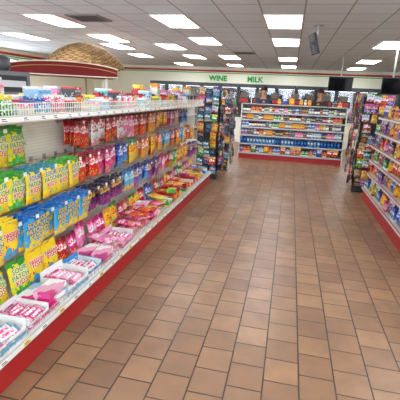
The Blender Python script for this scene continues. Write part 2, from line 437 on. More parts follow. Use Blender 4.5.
def tray(w, d, h, m, inner):
    t = .004; b = MB()
    b.box(-w/2,w/2,-d/2,d/2,0,t,0)
    b.box(-w/2,-w/2+t,-d/2,d/2,t,h,0); b.box(w/2-t,w/2,-d/2,d/2,t,h,0)
    b.box(-w/2+t,w/2-t,-d/2,-d/2+t,t,h*.6,0); b.box(-w/2+t,w/2-t,d/2-t,d/2,t,h*1.4,0)
    b.box(-w/2+t+.001,w/2-t-.001,-d/2+t,d/2-t-.001,t,t+.001,1)
    b.box(-w/2+t,-w/2+t+.001,-d/2+t,d/2-t-.001,t,h*.98,1); b.box(w/2-t-.001,w/2-t,-d/2+t,d/2-t-.001,t,h*.98,1)
    me = b.build('display_carton', [m, inner]); me['dims'] = (w, d, h)
    return me
def bar(w, l, d, m, seed=0):
    b = MB(); ny = 3; nx = 12; r = random.Random(seed); top = []; bot = []
    for i in range(nx+1):
        t = i/nx; x = (t-.5)*l
        crimp = i in (0,1,nx-1,nx)
        rt = []; rb = []
        for j in range(ny*2+1):
            u = j/(ny*2)*2-1
            hgt = .0012 if crimp else d/2*(1-abs(u)**4)**.5*(.92+r.uniform(0,.08))+.0012
            ww = w/2*(1.0 if crimp else .95)
            zo = (.001 if i % 2 else -.001) if crimp else 0
            rt.append(b._v((x, u*ww, d/2+hgt+zo))); rb.append(b._v((x, u*ww, d/2-hgt+zo)))
        top.append(rt); bot.append(rb)
    n2 = ny*2
    for i in range(nx):
        for j in range(n2):
            b.face([top[i][j], top[i+1][j], top[i+1][j+1], top[i][j+1]], 0, True)
            b.face([bot[i][j+1], bot[i+1][j+1], bot[i+1][j], bot[i][j]], 0, True)
        b.face([bot[i][0], bot[i+1][0], top[i+1][0], top[i][0]]); b.face([top[i][n2], top[i+1][n2], bot[i+1][n2], bot[i][n2]])
    for j in range(n2):
        b.face([top[0][j], top[0][j+1], bot[0][j+1], bot[0][j]]); b.face([bot[nx][j], bot[nx][j+1], top[nx][j+1], top[nx][j]])
    return b.build('candy_bar', [m])
def barpack(a, s, l):
    m = bpy.data.materials.new('bar_wrap'); m.use_nodes = True; nt = m.node_tree; b = nt.nodes['Principled BSDF']; b.inputs['Roughness'].default_value = .28
    tc = nd(nt, 'ShaderNodeTexCoord'); sp = nd(nt, 'ShaderNodeSeparateXYZ'); nt.links.new(tc.outputs['Generated'], sp.inputs[0])
    gx, gy = sp.outputs[0], sp.outputs[1]
    wv = nd(nt, 'ShaderNodeTexNoise'); wv.inputs['Scale'].default_value = 9; nt.links.new(tc.outputs['Generated'], wv.inputs['Vector'])
    ex = mth(nt, 'ABSOLUTE', mth(nt, 'SUBTRACT', gx, .5)); ey = mth(nt, 'ABSOLUTE', mth(nt, 'SUBTRACT', gy, .5))
    lg = mth(nt, 'MULTIPLY', mth(nt, 'LESS_THAN', ex, .3), mth(nt, 'LESS_THAN', ey, .22))
    brk = mth(nt, 'MULTIPLY', lg, mth(nt, 'GREATER_THAN', wv.outputs[0], .47))
    c = mixc(nt, mth(nt, 'GREATER_THAN', ex, .38), lin(a), lin(s))
    c = mixc(nt, brk, c, lin(l))
    nt.links.new(c, b.inputs['Base Color']); return m
BARS = [(bar(.045,.15,.014,barpack(*c),i), lab) for i, (c, lab) in enumerate([
  (('F2AECB','D84A8E','FFFFFF'),'pale pink wrapped chewy candy bar'), (('D83A84','F6C0D8','FFFFFF'),'magenta wrapped bubble gum pack'),
  (('1C8FD8','FFFFFF','FFE03A'),'blue wrapped candy bar'), (('D8202A','FFD83A','FFFFFF'),'red wrapped candy bar'),
  (('35B04A','FFFFFF','FFFFFF'),'green wrapped candy bar'), (('FFD22A','E8402A','D8202A'),'yellow wrapped candy bar'),
  (('F4F4F4','5AAADA','E0257E'),'white and blue wrapped candy bar'), (('5A2A1A','C8A04A','F0D08A'),'brown wrapped chocolate bar'),
  (('7A2AA8','F0A0E0','FFFFFF'),'purple wrapped candy bar')])]
inner = mat('F0EEEA', .7)
TC = [('F2B4CC','D84A8E','D84A8E','D84A8E','pale pink open candy display carton'),
  ('F4F4F4','5AAADA','FFFFFF','F04A8A','white open candy display carton'),
  ('2A90D8','FFFFFF','FFD83A','FFFFFF','blue open candy display carton'),
  ('D83A84','A01050','FFFFFF','FFFFFF','magenta open gum display carton'),
  ('35A84A','FFD83A','FFFFFF','FFFFFF','green open candy display carton'),
  ('FFD22A','E8402A','FFFFFF','E8402A','yellow open candy display carton'),
  ('F4F4F4','D84A8E','FFFFFF','D84A8E','white and pink open candy display carton'),
  ('D8202A','FFD83A','FFFFFF','FFFFFF','red open candy display carton')]
TRS = [[(tray(tw,td,th, pack(a,a,b_,c,d,.5,.3,.5), inner), lab) for a,b_,c,d,lab in TC] for tw,td,th in ((.2,.225,.07),(.26,.225,.09),(.17,.225,.11))]

def carton(w, h, d, m, flap=mat('F5F5F5', .5)):
    b = MB().box(-w/2,w/2,-d/2,d/2,0,h,0)
    me = b.build('x', [m], .0025)
    c = MB().mesh(me, Matrix(), 0); c.box(-w/2+.004,w/2-.004,-d/2+.004,d/2-.004,h,h+.0008,0); c.box(-w*.12,w*.12,-d/2-.0008,-d/2,h-.012,h-.001,1)
    o = c.build('boxed_snack', [m, flap]); o['dims'] = (w, h, d)
    return o
def flatbox(w, d, h, a, e, l, words=None, wc='FFFFFF'):
    m = bpy.data.materials.new('box_print'); m.use_nodes = True; nt = m.node_tree; b = nt.nodes['Principled BSDF']; b.inputs['Roughness'].default_value = .35
    tc = nd(nt, 'ShaderNodeTexCoord'); sp = nd(nt, 'ShaderNodeSeparateXYZ'); nt.links.new(tc.outputs['Generated'], sp.inputs[0])
    nz = nd(nt, 'ShaderNodeTexNoise'); nz.inputs['Scale'].default_value = 4; nt.links.new(tc.outputs['Generated'], nz.inputs['Vector'])
    s_ = mth(nt, 'ADD', mth(nt, 'ADD', sp.outputs[0], mth(nt, 'MULTIPLY', sp.outputs[1], .5)), mth(nt, 'MULTIPLY', nz.outputs[0], .6))
    c = mixc(nt, mth(nt, 'GREATER_THAN', s_, 1.2), lin(a), lin(e))
    c = mixc(nt, mth(nt, 'LESS_THAN', s_, .65), c, lin(l))
    nt.links.new(c, b.inputs['Base Color'])
    x = MB().box(-w/2,w/2,-d/2,d/2,0,h).build('x',[m],.002)
    q = MB().mesh(x, Matrix(), 0)
    q.box(-w/2+.003,w/2-.003,-d/2+.006,-d/2+.0075,h,h+.0006,1)
    if words:
        q.mesh(text_mesh(words, d*.36, .001, .0003), Matrix.Translation((0,-d*.12,h+.0006)), 1)
        q.mesh(text_mesh(words, h*.5, .0006, .0003), Matrix.Translation((0,-d/2-.0006,h*.28)) @ RX, 1)
    o = q.build('candy_box', [m, mat(wc,.4)]); o['dims'] = (w, d, h)
    return o
FB = [(flatbox(.2,.11,.035,'D83A84','F4F4F4','A82060','GUM','FFFFFF'),'magenta flat candy box'),
      (flatbox(.2,.12,.04,'F2B4CC','FFFFFF','D84A8E',None,'E0257E'),'pale pink flat candy box'),
      (flatbox(.18,.1,.035,'2A90D8','FFFFFF','1C58C0',None,'FFFFFF'),'blue flat candy box'),
      (flatbox(.19,.12,.03,'F4F4F4','9ACAE8','E0257E',None,'E0257E'),'white flat candy box'),
      (flatbox(.18,.1,.035,'D0202C','FFD83A','A8141E',None,'FFFFFF'),'red flat candy box'),
      (flatbox(.18,.11,.035,'FFD22A','35A84A','F5811E',None,'D8202A'),'yellow flat candy box'),
      (flatbox(.18,.11,.035,'8CCB3A','FFE04A','2E9E3E',None,'FFFFFF'),'lime green flat candy box')]

DG = 'candy packages on the bottom deck'
def put_tray(yc, size, ti, bi, xc=-1.49, nb=5):
    me, lab = TRS[size][ti]
    rz = PI/2 + R.uniform(-.07,.07)
    w, d, h = me['dims']
    add('display_carton', me, None, (xc, yc, .2085), (0,0,rz), label=lab+' on the bottom deck', cat='candy carton', group=DG)
    bm_, bl = BARS[bi]
    lift = h - .075 if h > .1 else h - .055
    M = Matrix.Translation((xc, yc, .2085)) @ Matrix.Rotation(rz, 4, 'Z')
    for q in range(nb):
        p = M @ Vector((R.uniform(-.018,.018) if w > .17 else 0, -d/2+.032+q*.038, lift+.02+.006*(q%2)))
        add('candy_bar', bm_, None, p, (.4+R.uniform(-.15,.25), 0, rz+R.uniform(-.18,.18) if w > .17 else rz), label=bl+' in an open display carton', cat='candy bar', group='candy bars in the open cartons')
def put_boxes(yc, kinds, n, xc=-1.49):
    z = .2085
    for q in range(n):
        me, lab = FB[R.choice(kinds)]; w, d, h = me['dims']
        for xx in (.055, -.07):
            if q == n-1 and R.random() < .35: continue
            add('candy_box', me, None, (xc+xx, yc+R.uniform(-.014,.014), z), (0,0,PI/2+R.uniform(-.2,.2)*(.3+q*.4)), label=lab+' stacked on the bottom deck', cat='candy box', group=DG)
        z += .042
def put_bags(yc, kinds, n):
    for q in range(n):
        vs_, lab = BAGS[R.choice(kinds)]
        add('candy_bag', R.choice(vs_), None, (-1.38-R.uniform(0,.03), yc+R.uniform(-.02,.02), .231+q*.04), (-PI/2+R.uniform(0,.1), 0, PI/2+R.uniform(-.28,.28)), label=lab+' lying on the bottom deck', cat='candy bag', group=DG)
y = 1.0
plan = [('t',0,6,0),('x',[0,3],2),('t',1,1,6),('t',0,6,1),('x',[1,3,1],3),('t',1,1,0),('t',0,2,6),('x',[0,1,2],3),('b',['pnk','wht'],3),('t',1,0,1),('b',['mag','wht'],3),('b',['mag','red','pnk'],4),('b',['red','mag','pnk'],4),('x',[0,1,4],4),('b',['mag','red'],3)]
i = 0
while y < 6.72:
    if i < len(plan): p = plan[i]
    else:
        p = R.choice([('t',R.randrange(3),4,4),('t',R.randrange(3),5,5),('x',[4,5,6],4),('b',['yel','yel2','grn'],4),('x',[5,6,3],4),('t',1,7,3),('b',['blu','org','red'],4),('t',0,2,2),('x',[0,4],4),('b',['yel2','wht'],3)])
    i += 1
    if p[0] == 't':
        w = TRS[p[1]][0][0]['dims'][0]; put_tray(y+w/2+.006, p[1], p[2], p[3]); y += w+.02
    elif p[0] == 'x': put_boxes(y+.108, p[1], p[2]); y += .222
    else: put_bags(y+.085, p[1], p[2]); y += .175
y = 1.4
while y < 6.72:
    if y < 1.9: k = R.choice(['sour','sourb'])
    elif y < 2.5: k = R.choice(['sourc','fish','sour'])
    elif y < 3.2: k = R.choice(['mag','pnk','red'])
    elif y < 4.3: k = R.choice(['red','mag','yel','org','yel2'])
    else: k = R.choice(['yel','yel2','blu','red','grn','mag','wht'])
    vs_, lab = BAGS[k]; me = R.choice(vs_); w = me['dims'][0]+.008
    add('candy_bag', me, None, (-1.665-R.uniform(0,.03), y+w/2, .209), (-.13-R.uniform(0,.08), R.uniform(-.03,.03), PI/2+R.uniform(-.06,.06)), label=lab+' standing on the bottom deck', cat='candy bag', group=DG)
    y += w

def bottle(r, h, liq, lab, cap):
    b = MB()
    prof = [(r*.8,0),(r,.01),(r,h*.28),(r*.94,h*.3),(r*.94,h*.6),(r,h*.62),(r*.97,h*.7),(r*.5,h*.84),(r*.38,h*.88),(r*.38,h*.9),(r*.46,h*.905),(r*.46,h*.985),(r*.4,h)]
    b.lathe(prof, 12, [0,0,0,1,0,0,0,0,0,2,2,2])
    b.lathe([(r*.955,h*.31),(r*.955,h*.59)], 12, 1)
    return b.build('bottle', [mat(liq,.15), mat(lab,.4), mat(cap,.4)])
def can(r, h, body, band):
    return MB().lathe([(r*.8,0),(r,.008),(r,h*.35),(r,h*.65),(r,h-.012),(r*.82,h-.002),(r*.82,h-.004),(0.002,h-.004)], 14, [2,0,1,0,2,2,2]).build('can', [mat(body,.3), mat(band,.35), mat('C8CACC',.3,.8)])
def jar(r, h, body, lid):
    return MB().lathe([(r*.9,0),(r,.006),(r,h*.7),(r*.85,h*.78),(r*.9,h*.79),(r*.9,h*.98),(r*.8,h)], 14, [0,0,0,0,1,1]).lathe([(r*1.01,h*.15),(r*1.01,h*.6)], 14, 2).build('jar', [mat(body,.2), mat(lid,.4), mat('F2EFE6',.5)])
BOT = [(bottle(.032,.19,*c), lab) for c, lab in [
  (('1450A0','2E7CD0','E8E8E8'),'blue sports drink bottle'), (('3A94D0','C8D4E0','1C58C0'),'pale blue water bottle'),
  (('B8202E','D4D4D4','B8202E'),'red soft drink bottle'), (('3A1A12','A81C24','A81C24'),'dark cola bottle with red label'),
  (('D8761E','2A7A3A','D8761E'),'orange drink bottle'), (('3A9440','DCC840','2A7A3A'),'green drink bottle'), (('DCDCDC','C83E7A','C83E7A'),'white lotion bottle with pink label')]]
CAN = [(can(.03,.12,*c), lab) for c, lab in [(('B81C26','DCDCDC'),'red and white food can'), (('184C9C','E8C030'),'blue and yellow food can'), (('D8D8D8','2A8A3A'),'white and green food can'), (('C89824','9A1A1E'),'gold and red food can')]]
JAR = [(jar(.034,.14,*c), lab) for c, lab in [(('6A2C16','B01C24'),'brown sauce jar with red lid'), (('C8A43C','DCDCDC'),'yellow jar with white lid'), (('2A508C','DCDCDC'),'blue jar with white lid'), (('2A2A2E','4A4A50'),'dark jar with black lid')]]
BX = [(carton(w_,h_,d_, pack(*c, .45)), lab) for (w_,h_,d_), c, lab in [
  ((.09,.15,.07),('1A54B0','12358A','DCDCDC','multi','FFFFFF'),'blue boxed snack'), ((.1,.145,.07),('C41E28','8E1018','E8C030','FFFFFF','E8C030'),'red boxed snack'),
  ((.08,.14,.07),('EEC22A','D8901A','B81C26','7A3418','B81C26'),'yellow boxed snack'), ((.1,.15,.07),('E2E2E2','2A88C0','2A88C0','multi','2A88C0'),'white and blue boxed snack'),
  ((.08,.15,.07),('5A2484','3E1464','9A46B0','E8C030','FFFFFF'),'purple boxed snack'), ((.09,.12,.07),('288A36','165C24','FFFFFF','E8C030','FFFFFF'),'green boxed snack'),
  ((.1,.13,.07),('E0A4C0','C8206E','C8206E','FFFFFF','C8206E'),'pink boxed snack'), ((.08,.145,.07),('22242C','45484F','9A1A1E','B8B8B8','B8B8B8'),'black boxed item'),
  ((.07,.14,.06),('7A4A24','3A2010','D8B060','5A2A1A','E8D0A0'),'brown boxed snack')]]
CHIP = [(bag_mesh(.135,.185,.06, pack(*c), seed=20+i), lab) for i, (c, lab) in enumerate([
  (('C41E28','E8C030','8E1018','E8C030','FFFFFF'),'red snack chip bag'), (('EEC22A','B81C26','D8901A','A05218','B81C26'),'yellow snack chip bag'),
  (('1A54B0','DCDCDC','12358A','D09C40','FFFFFF'),'blue snack chip bag'), (('5A2484','DCDCDC','3E1464','E8C030','E8C030'),'purple snack chip bag'),
  (('E07A1C','E8C030','B8400F','FFFFFF','184C9C'),'orange snack chip bag'), (('288A36','DCDCDC','165C24','E8C030','FFFFFF'),'green snack chip bag')])]
NM = {'bottle': 'drink bottle', 'boxed_snack': 'boxed snack', 'grocery_item': 'grocery item', 'snack_package': 'snack package'}
WID = {}
def width(me):
    if me.name not in WID:
        xs = [v.co.x for v in me.vertices]; WID[me.name] = max(xs)-min(xs)
    return WID[me.name]
def fill(items, name, g, L, z, depthpos, group, where, gap=.004, runs=3, jit=.02):
    M = Matrix.Translation(g.location) @ Matrix.Rotation(g.rotation_euler.z, 4, 'Z')
    x = -L/2+.01
    while True:
        me, lab = R.choice(items)
        w = width(me) + gap
        for _ in range(R.randint(1, runs)):
            if x + w > L/2-.01: return
            xc = x + w/2; x += w
            p = M @ Vector((xc, depthpos+R.uniform(0,jit), z+.001))
            add(name, me, None, p, (0,0,g.rotation_euler.z+R.uniform(-.04,.04)), label=lab+' '+where, cat=NM[name], group=group)

BGL = 2.6
BG = gondola('grocery_gondola', 'cream metal grocery gondola with red base across the aisle end', 'store shelf', BGL, .5, 1.41,
             [(.17,.5),(.4,.42),(.625,.4),(.83,.38),(1.02,.36),(1.21,.34)], (.06, 10.68, 0), 0, railm=mat('8A8C94',.4), panel=pegd, strip='C0C4CC', sm=mat('A8A69E',.4))
add('top_cap', MB().box(-1.3,1.3,-.3,.03,1.41,1.42).box(-1.31,1.31,-.31,-.3,1.4,1.425).build('top_cap', [mat('B8B6AE',.4)]), BG, label='flat grey top cap')
gname = 'groceries on the shelves across the aisle end'
wh = 'on the grocery gondola'
fill(BX[:2]+BX[3:4]+CHIP+BX[7:8]+BX[4:6], 'grocery_item', BG, BGL, .17, -.43, gname, wh, runs=1)
fill(BOT[:2]+BOT[:1], 'grocery_item', BG, BGL, .4, -.37, gname, wh, runs=5, gap=.018)
fill(BX+JAR+CAN, 'grocery_item', BG, BGL, .625, -.35, gname, wh, runs=2)
fill(BX[:3]+BX[4:]+JAR, 'grocery_item', BG, BGL, .83, -.33, gname, wh, runs=2)
fill(JAR+CAN+BX[7:]+BX[1:3]+BX[5:6], 'grocery_item', BG, BGL, 1.02, -.31, gname, wh, runs=2)
fill(CAN+JAR+BX[5:]+BX[:3], 'grocery_item', BG, BGL, 1.21, -.29, gname, wh, runs=2)

RGL = 3.0
RG = gondola('snack_gondola', 'cream metal snack gondola with red base and packed shelves', 'store shelf', RGL, .55, 1.4,
             [(.2,.55),(.44,.5),(.67,.5),(.9,.5),(1.13,.48),(1.36,.46)], (1.87, 5.35, 0), -PI/2, railm=mat('8E3A3E', .4), sides=(0,1), panel=pegd, sm=mat('C4C2BA',.4), strip='D8D6D0')
gname = 'snacks on the shelves beside the aisle'
wh = 'on the snack gondola'
for z, its in ((.2, BX+CHIP), (.44, CHIP+BX[:5]), (.67, BX+CHIP+CHIP), (.9, CHIP+BX[:7]+BX[7:]), (1.13, BX[:7]+CHIP+CHIP), (1.36, BX+CAN+CHIP)):
    d0 = .55 if z == .2 else (.5 if z < 1 else (.48 if z < 1.3 else .46))
    fill(its, 'snack_package', RG, RGL, z, -d0+.055, gname, wh, runs=2, jit=.008)
    if z < 1 or z > 1.3: fill(BX+CHIP, 'snack_package', RG, RGL, z, -d0+.15, gname, wh, runs=2, jit=.02)

SG = gondola('household_gondola', 'cream metal gondola loaded with household goods', 'store shelf', 4.4, .5, 1.45, [(.2,.5),(.6,.45),(1.0,.42),(1.45,.4)], (-3.3, 9.8, 0), PI/2)
gs = 'goods on top of the household gondola'
fill(BX+CHIP, 'boxed_snack', SG, 4.4, 1.45, -.3, gs, 'on the household gondola', runs=2)
fill(BX[3:4]+BX[6:7]+BX[1:2], 'boxed_snack', SG, 4.4, 1.45, -.14, gs, 'on the household gondola', runs=2)

big = [(carton(.2,.2,.12,pack('E4E4E4','D8709A','70B8D8','D8709A','D02070',.4)),'white and pink boxed party item'),
       (carton(.15,.25,.1,pack('B81C26','E8C030','E4E4E4','FFFFFF','FFFFFF',.4)),'red boxed toy'),
       (carton(.17,.22,.1,pack('70B0D0','E4E4E4','2A88C0','FFFFFF','D84A80',.4)),'pale blue boxed toy'),
       (carton(.13,.28,.1,pack('E4E0D0','D8901A','2A88C0','B81C26','35A84A',.4)),'cream boxed toy'),]
low = [(carton(.16,.08,.13,pack('2A88C8','1C58B0','E4E4E4','multi','FFFFFF',.4)),'blue package'),
       (carton(.14,.1,.13,pack('44B0B8','E4E4E4','35A84A','FFFFFF','E04A8A',.4)),'turquoise package'),
       (carton(.16,.07,.13,pack('DCDAD4','D8709A','C4C0B8','multi','D8709A',.4)),'white package'),
       (carton(.12,.1,.12,pack('E080AC','D8D8D8','C8206E','FFFFFF','FFFFFF',.4)),'small pink package'),
       (carton(.14,.09,.13,pack('90C4E0','E4E4E4','2A88C8','FFFFFF','2A88C8',.4)),'pale blue package'),
       (carton(.1,.11,.1,pack('C01C28','E4E4E4','981018','FFFFFF','FFFFFF',.4)),'small red package'),
       (carton(.12,.08,.12,pack('3A3C44','C8202A','45484F','C8C8C8','C8C8C8',.4)),'small black package'),
       (carton(.1,.12,.1,pack('3FA04A','E8D040','1C6E2E','FFFFFF','FFFFFF',.4)),'small green package')]
MINI = [(bag_mesh(.11,.12,.045,pack(*c),seed=70+i), lab) for i,(c,lab) in enumerate([
  (('D8467E','E8E8E8','B81E66','multi','FFFFFF'),'small pink party bag'),(('3494A4','E8E8E8','1C6C7C','multi','FFFFFF'),'small teal party bag'),
  (('B41A24','E8C840','881018','F4D040','FFFFFF'),'small red party bag'),(('DCB42C','B41A24','D8901C','multi','B41A24'),'small yellow party bag'),(('DCDCDC','2A80BC','84B4D0','multi','2A88C8'),'small white party bag')])]
gname = 'packages on the top shelf of the candy gondola'
for dxx in (.37, .235, .1):
    x = -3.0
    while x < 3.05:
        yw = x + 3.7
        if dxx == .37: pool = MINI + low if yw < 4.8 else MINI + BX
        elif yw < 3.2: pool = low
        elif yw < 4.6: pool = low + BX + MINI
        else: pool = big + BX + CHIP
        me, lab = R.choice(pool); w = width(me)
        add('boxed_package', me, None, (-2.0+dxx, yw+w/2+.005, TS+.0015), (0,0,PI/2+R.uniform(-.06,.06)), label=lab+' on the wire-fenced top shelf', cat='package', group=gname)
        if yw < 5 and dxx < .3 and R.random() < .4 and me in [q_[0] for q_ in low]:
            me2, lab2 = R.choice(low[:5] + low[6:7])
            hh = max(v_.co.z for v_ in me.vertices)
            if width(me2) < w+.03:
                add('boxed_package', me2, None, (-2.0+dxx, yw+w/2+.005, TS+.0025+hh), (0,0,PI/2+R.uniform(-.1,.1)), label=lab2+' stacked on the top shelf', cat='package', group=gname)
        x += w+.02

# ---------------------------------------------------------------- RACKS
black = mat('1B1B1E', .4)
def rack(loc, rz, wd, z0, z1, items, label, rows, cols, sides, bush=.07):
    g = add('display_rack', None, None, loc, (0,0,rz), label=label, cat='display rack')
    h = wd/2
    add('base', MB().box(-h,h,-h,h,0,.09).box(-h-.02,h+.02,-h-.02,h+.02,0,.02).build('base', [black], .004), g)
    add('core', MB().box(-h+.02,h-.02,-h+.02,h-.02,.09,z1-.02).build('core', [mat('2A2A30', .6)], .005), g, label='dark inner panel box')
    b = MB()
    for a in range(4):
        b.M = Matrix.Rotation(a*PI/2, 4, 'Z')
        for k in range(6): b.tube([(-h+k*wd/5,-h,.09),(-h+k*wd/5,-h,z1)], .003, 5)
        zz = z0
        while zz <= z1+.001:
            b.tube([(-h,-h,zz),(h,-h,zz)], .003, 5); zz += (z1-z0)/10
    b.M = Matrix()
    add('wire_grid', b.build('wire_grid', [black]), g)
    add('top_panel', MB().box(-h,h,-h,h,z1,z1+.012).build('top_panel', [black], .002), g)
    Mg = Matrix.Translation(loc) @ Matrix.Rotation(rz, 4, 'Z')
    for a in sides:
        for r in range(rows):
            for c in range(cols):
                if R.random() < .03: continue
                me, lab = R.choice(items)
                zt = z1 + .03 + .04*(R.random()-.3) - r*(z1-z0)/rows
                p = Mg @ Matrix.Rotation(a*PI/2, 4, 'Z') @ Vector(((c+.5)*wd/cols-wd/2+R.uniform(-.015,.015), -h-.03-R.uniform(0,bush), zt-me['dims'][1]))
                add('hanging_packet', me, None, p, (0,R.uniform(-.1,.1),rz+a*PI/2+R.uniform(-.3,.3)), label=lab+', hanging on a wire rack', cat='packet', group='packets hanging on wire racks')
SM = [(bag_mesh(ww_,hh_,.03,pack(*c),seed=40+i), lab) for i,(ww_,hh_,c,lab) in enumerate([
  (.13,.17,('1A4EA8','12306A','3A90CC','multi','E8C030'),'blue hanging packet'), (.13,.17,('1C1E24','8E1A20','34363C','8A8A8A','B8B8B8'),'black hanging packet'),
  (.12,.15,('2E7E8A','1A444E','C8C8C8','E8C030','FFFFFF'),'teal hanging packet'), (.13,.17,('A01A20','22242C','C8C8C8','E8C030','FFFFFF'),'dark red hanging packet'),
  (.11,.16,('C0A880','7A5228','985018','5A2A1A','7A3418'),'tan hanging packet'), (.12,.14,('D8D8D8','288A36','C0206A','multi','1C58C0'),'white hanging packet'),
  (.12,.17,('1E2026','3A3C42','1A4A96','6A6A70','3684BC'),'black and blue hanging packet'), (.14,.17,('C01E2A','E8C030','8E1018','E8C030','FFFFFF'),'red snack packet'),
  (.12,.16,('3A2418','1C1210','8A5A2A','D8B060','D8B060'),'brown hanging packet'), (.12,.16,('2A9A3A','E8E040','1C6E2E','multi','FFFFFF'),'green hanging packet'),
  (.12,.16,('6A2C98','E04A8A','3E1464','FFFFFF','E8C030'),'purple hanging packet'), (.12,.16,('E8B82A','B81C26','D8901A','multi','B81C26'),'yellow hanging packet')])]
DK = [SM[1], SM[6], SM[8]]
rack((-1.52, 7.45, 0), .1, .38, .1, 1.68, SM+SM[:3], 'bushy display rack hung densely with small colourful packets', 10, 3, (0,1), .1)
rack((-1.46, 8.4, 0), .25, .36, .1, 1.5, SM+DK*2, 'dark display rack hung densely with snack packets', 9, 3, (0,1), .12)
rack((1.48, 7.5, 0), -.1, .44, .1, 1.68, SM+SM[:1]+SM[9:], 'bushy display rack of hanging packets at the shelf end', 10, 4, (0,3), .16)
rack((1.62, 8.7, 0), -.15, .4, .1, 1.6, SM+DK, 'dark display rack hung with snack packets', 9, 3, (0,3), .12)

# ---------------------------------------------------------------- COOLERS ON BACK WALL
body = MB().box(-.4,.4,-.55,.0,0,.12).box(-.4,-.37,-.55,0,.12,2.0).box(.37,.4,-.55,0,.12,2.0).box(-.4,.4,-.55,0,2.0,2.1).box(-.37,.37,-.02,0,.12,2.0,1)
for z in (.5,.9,1.3,1.65): body.box(-.37,.37,-.45,-.02,z-.01,z,1)
cb = body.build('body', [mat('3A3B40', .4), mat('8A8C90', .4)])
d = MB().box(-.37,-.33,-.59,-.555,.13,1.99).box(.33,.37,-.59,-.555,.13,1.99).box(-.33,.33,-.59,-.555,.13,.18).box(-.33,.33,-.59,-.555,1.94,1.99).box(-.33,.33,-.575,-.57,.18,1.94,1)
cd = d.build('door', [mat('4A4C50', .35, .5), gm]); ch = MB().tube([(.35,-.59,.9),(.35,-.62,.92),(.35,-.62,1.28),(.35,-.59,1.3)], .01, 8).build('handle', [alu])
fillm = MB().box(-.33,.33,-.545,-.52,1.93,1.955).build('fill_strip', [mat('F8FAFF', .5, 0, 4)])  # glowing strip added to brighten the dark cooler interiors
for k in range(14):
    x = -6 + k*.82
    g = add('drink_cooler', None, None, (x, 17.99, 0), label='grey framed glass door drink cooler stocked with bottles', cat='drink cooler', group='drink coolers along the wall')
    add('body', cb, g); dd = add('door', cd, g); add('handle', ch, dd); add('cooler_fill_strip', fillm, g)
    for z in (1.3, 1.65):
        for q in range(6):
            me, lab = BOT[R.randrange(7)]
            add('bottle', me, None, (x-.28+q*.112, 17.99-.38, z+.0005), label=lab+' inside a glass door cooler', cat='drink bottle', group='bottles inside the wall coolers')
for txt, x in (('MILK', -1.68), ('WINE', -3.35)):
    me = text_mesh(txt, .32, .01, .015); me.materials.clear(); me.materials.append(grn)
    add('wall_sign', me, None, (x, 17.985, 2.21), (PI/2,0,0), label='green raised sign letters on the cream wall', cat='sign')

g = add('service_counter', None, None, (.4, 14.2, 0), label='white service counter holding black drink equipment', cat='counter')
add('body', MB().box(-2.3,2.3,-.35,.35,0,.88).box(-2.2,2.2,-.36,-.35,.1,.8,1).build('body',[white, cream],.004), g)
add('worktop', MB().box(-2.33,2.33,-.38,.38,.88,.93).build('worktop',[mat('3A3A3E',.3)],.004), g)
cm = MB().box(-.2,.2,-.05,.25,0,.62).box(-.2,.2,-.25,-.05,.4,.62).box(-.2,.2,-.25,-.05,0,.04).box(-.15,.15,-.255,-.25,.46,.58,1).box(-.13,.13,-.08,.2,.62,.8,2)
cbm = cm.build('body',[mat('22242A',.35), mat('B81C26',.4), mat('5A4A3A',.3)],.006)
pot = MB().lathe([(.05,.041),(.075,.07),(.075,.15),(.05,.2),(.055,.22)],14).build('coffee_pot',[mat('2A1810',.1)])
for x in (-1.65,-1.15,-.6,.1,.6,1.15,1.7,2.3):
    q_ = add('coffee_machine', None, None, (x, 14.2, .9305), label='black coffee machine on the service counter', cat='coffee machine', group='coffee machines on the service counter')
    add('body', cbm, q_); add('coffee_pot', pot, q_, (0,-.15,0))

# ---------------------------------------------------------------- CART WITH CANOPY, UMBRELLA, MACHINE
g = add('food_cart', None, None, (-4.15, 6.75, 0), (0,0,.55), label='food cart with low dark red canopy edged in cream', cat='food cart')
b = MB().box(-.75,.75,-.4,.4,.12,.85).box(-.8,.8,-.45,.45,.85,.9,1)
for k in range(5): b.box(-.7+k*.29,-.46+k*.29,-.41,-.4,.2,.78,2)
add('body', b.build('body', [red, white, mat('8A1418', .5)], .004), g)
for sx in (-.6,.6):
    for sy in (-.3,.3):
        b = MB(); b.M = Matrix.Translation((sx,sy,.121)) @ Matrix.Rotation(PI/2,4,'Y'); b.lathe([(.02,-.02),(.1,-.02),(.12,-.01),(.12,.01),(.1,.02),(.02,.02)],16)
        add('wheel', b.build('wheel', [black]), g)
for sx in (-.72,.72):
    for sy in (-.37,.37): add('post', MB().box(sx-.02,sx+.02,sy-.02,sy+.02,.9,1.79).build('post', [white], .003), g)
W, D = .9, .52; zb = 1.8
def arc(u): return zb + .15 + .09*(max(0, 1-abs(u)**2.2))**.8
b = MB(); NN = 24; A = []; B2 = []
for k in range(NN+1):
    u = k/NN*2-1
    A.append((b._v((u*W,-D,zb)), b._v((u*W,-D,arc(u))))); B2.append((b._v((u*W,D,zb)), b._v((u*W,D,arc(u)))))
for k in range(NN):
    b.face([A[k][0],A[k+1][0],A[k+1][1],A[k][1]],0); b.face([B2[k+1][0],B2[k][0],B2[k][1],B2[k+1][1]],0)
    b.face([A[k][1],A[k+1][1],B2[k+1][1],B2[k][1]], 0, True); b.face([A[k+1][0],A[k][0],B2[k][0],B2[k+1][0]],0)
b.face([A[0][0],A[0][1],B2[0][1],B2[0][0]],0); b.face([A[NN][0],B2[NN][0],B2[NN][1],A[NN][1]],0)
add('canopy', b.build('canopy', [mat('78181A', .85)]), g)
b = MB()
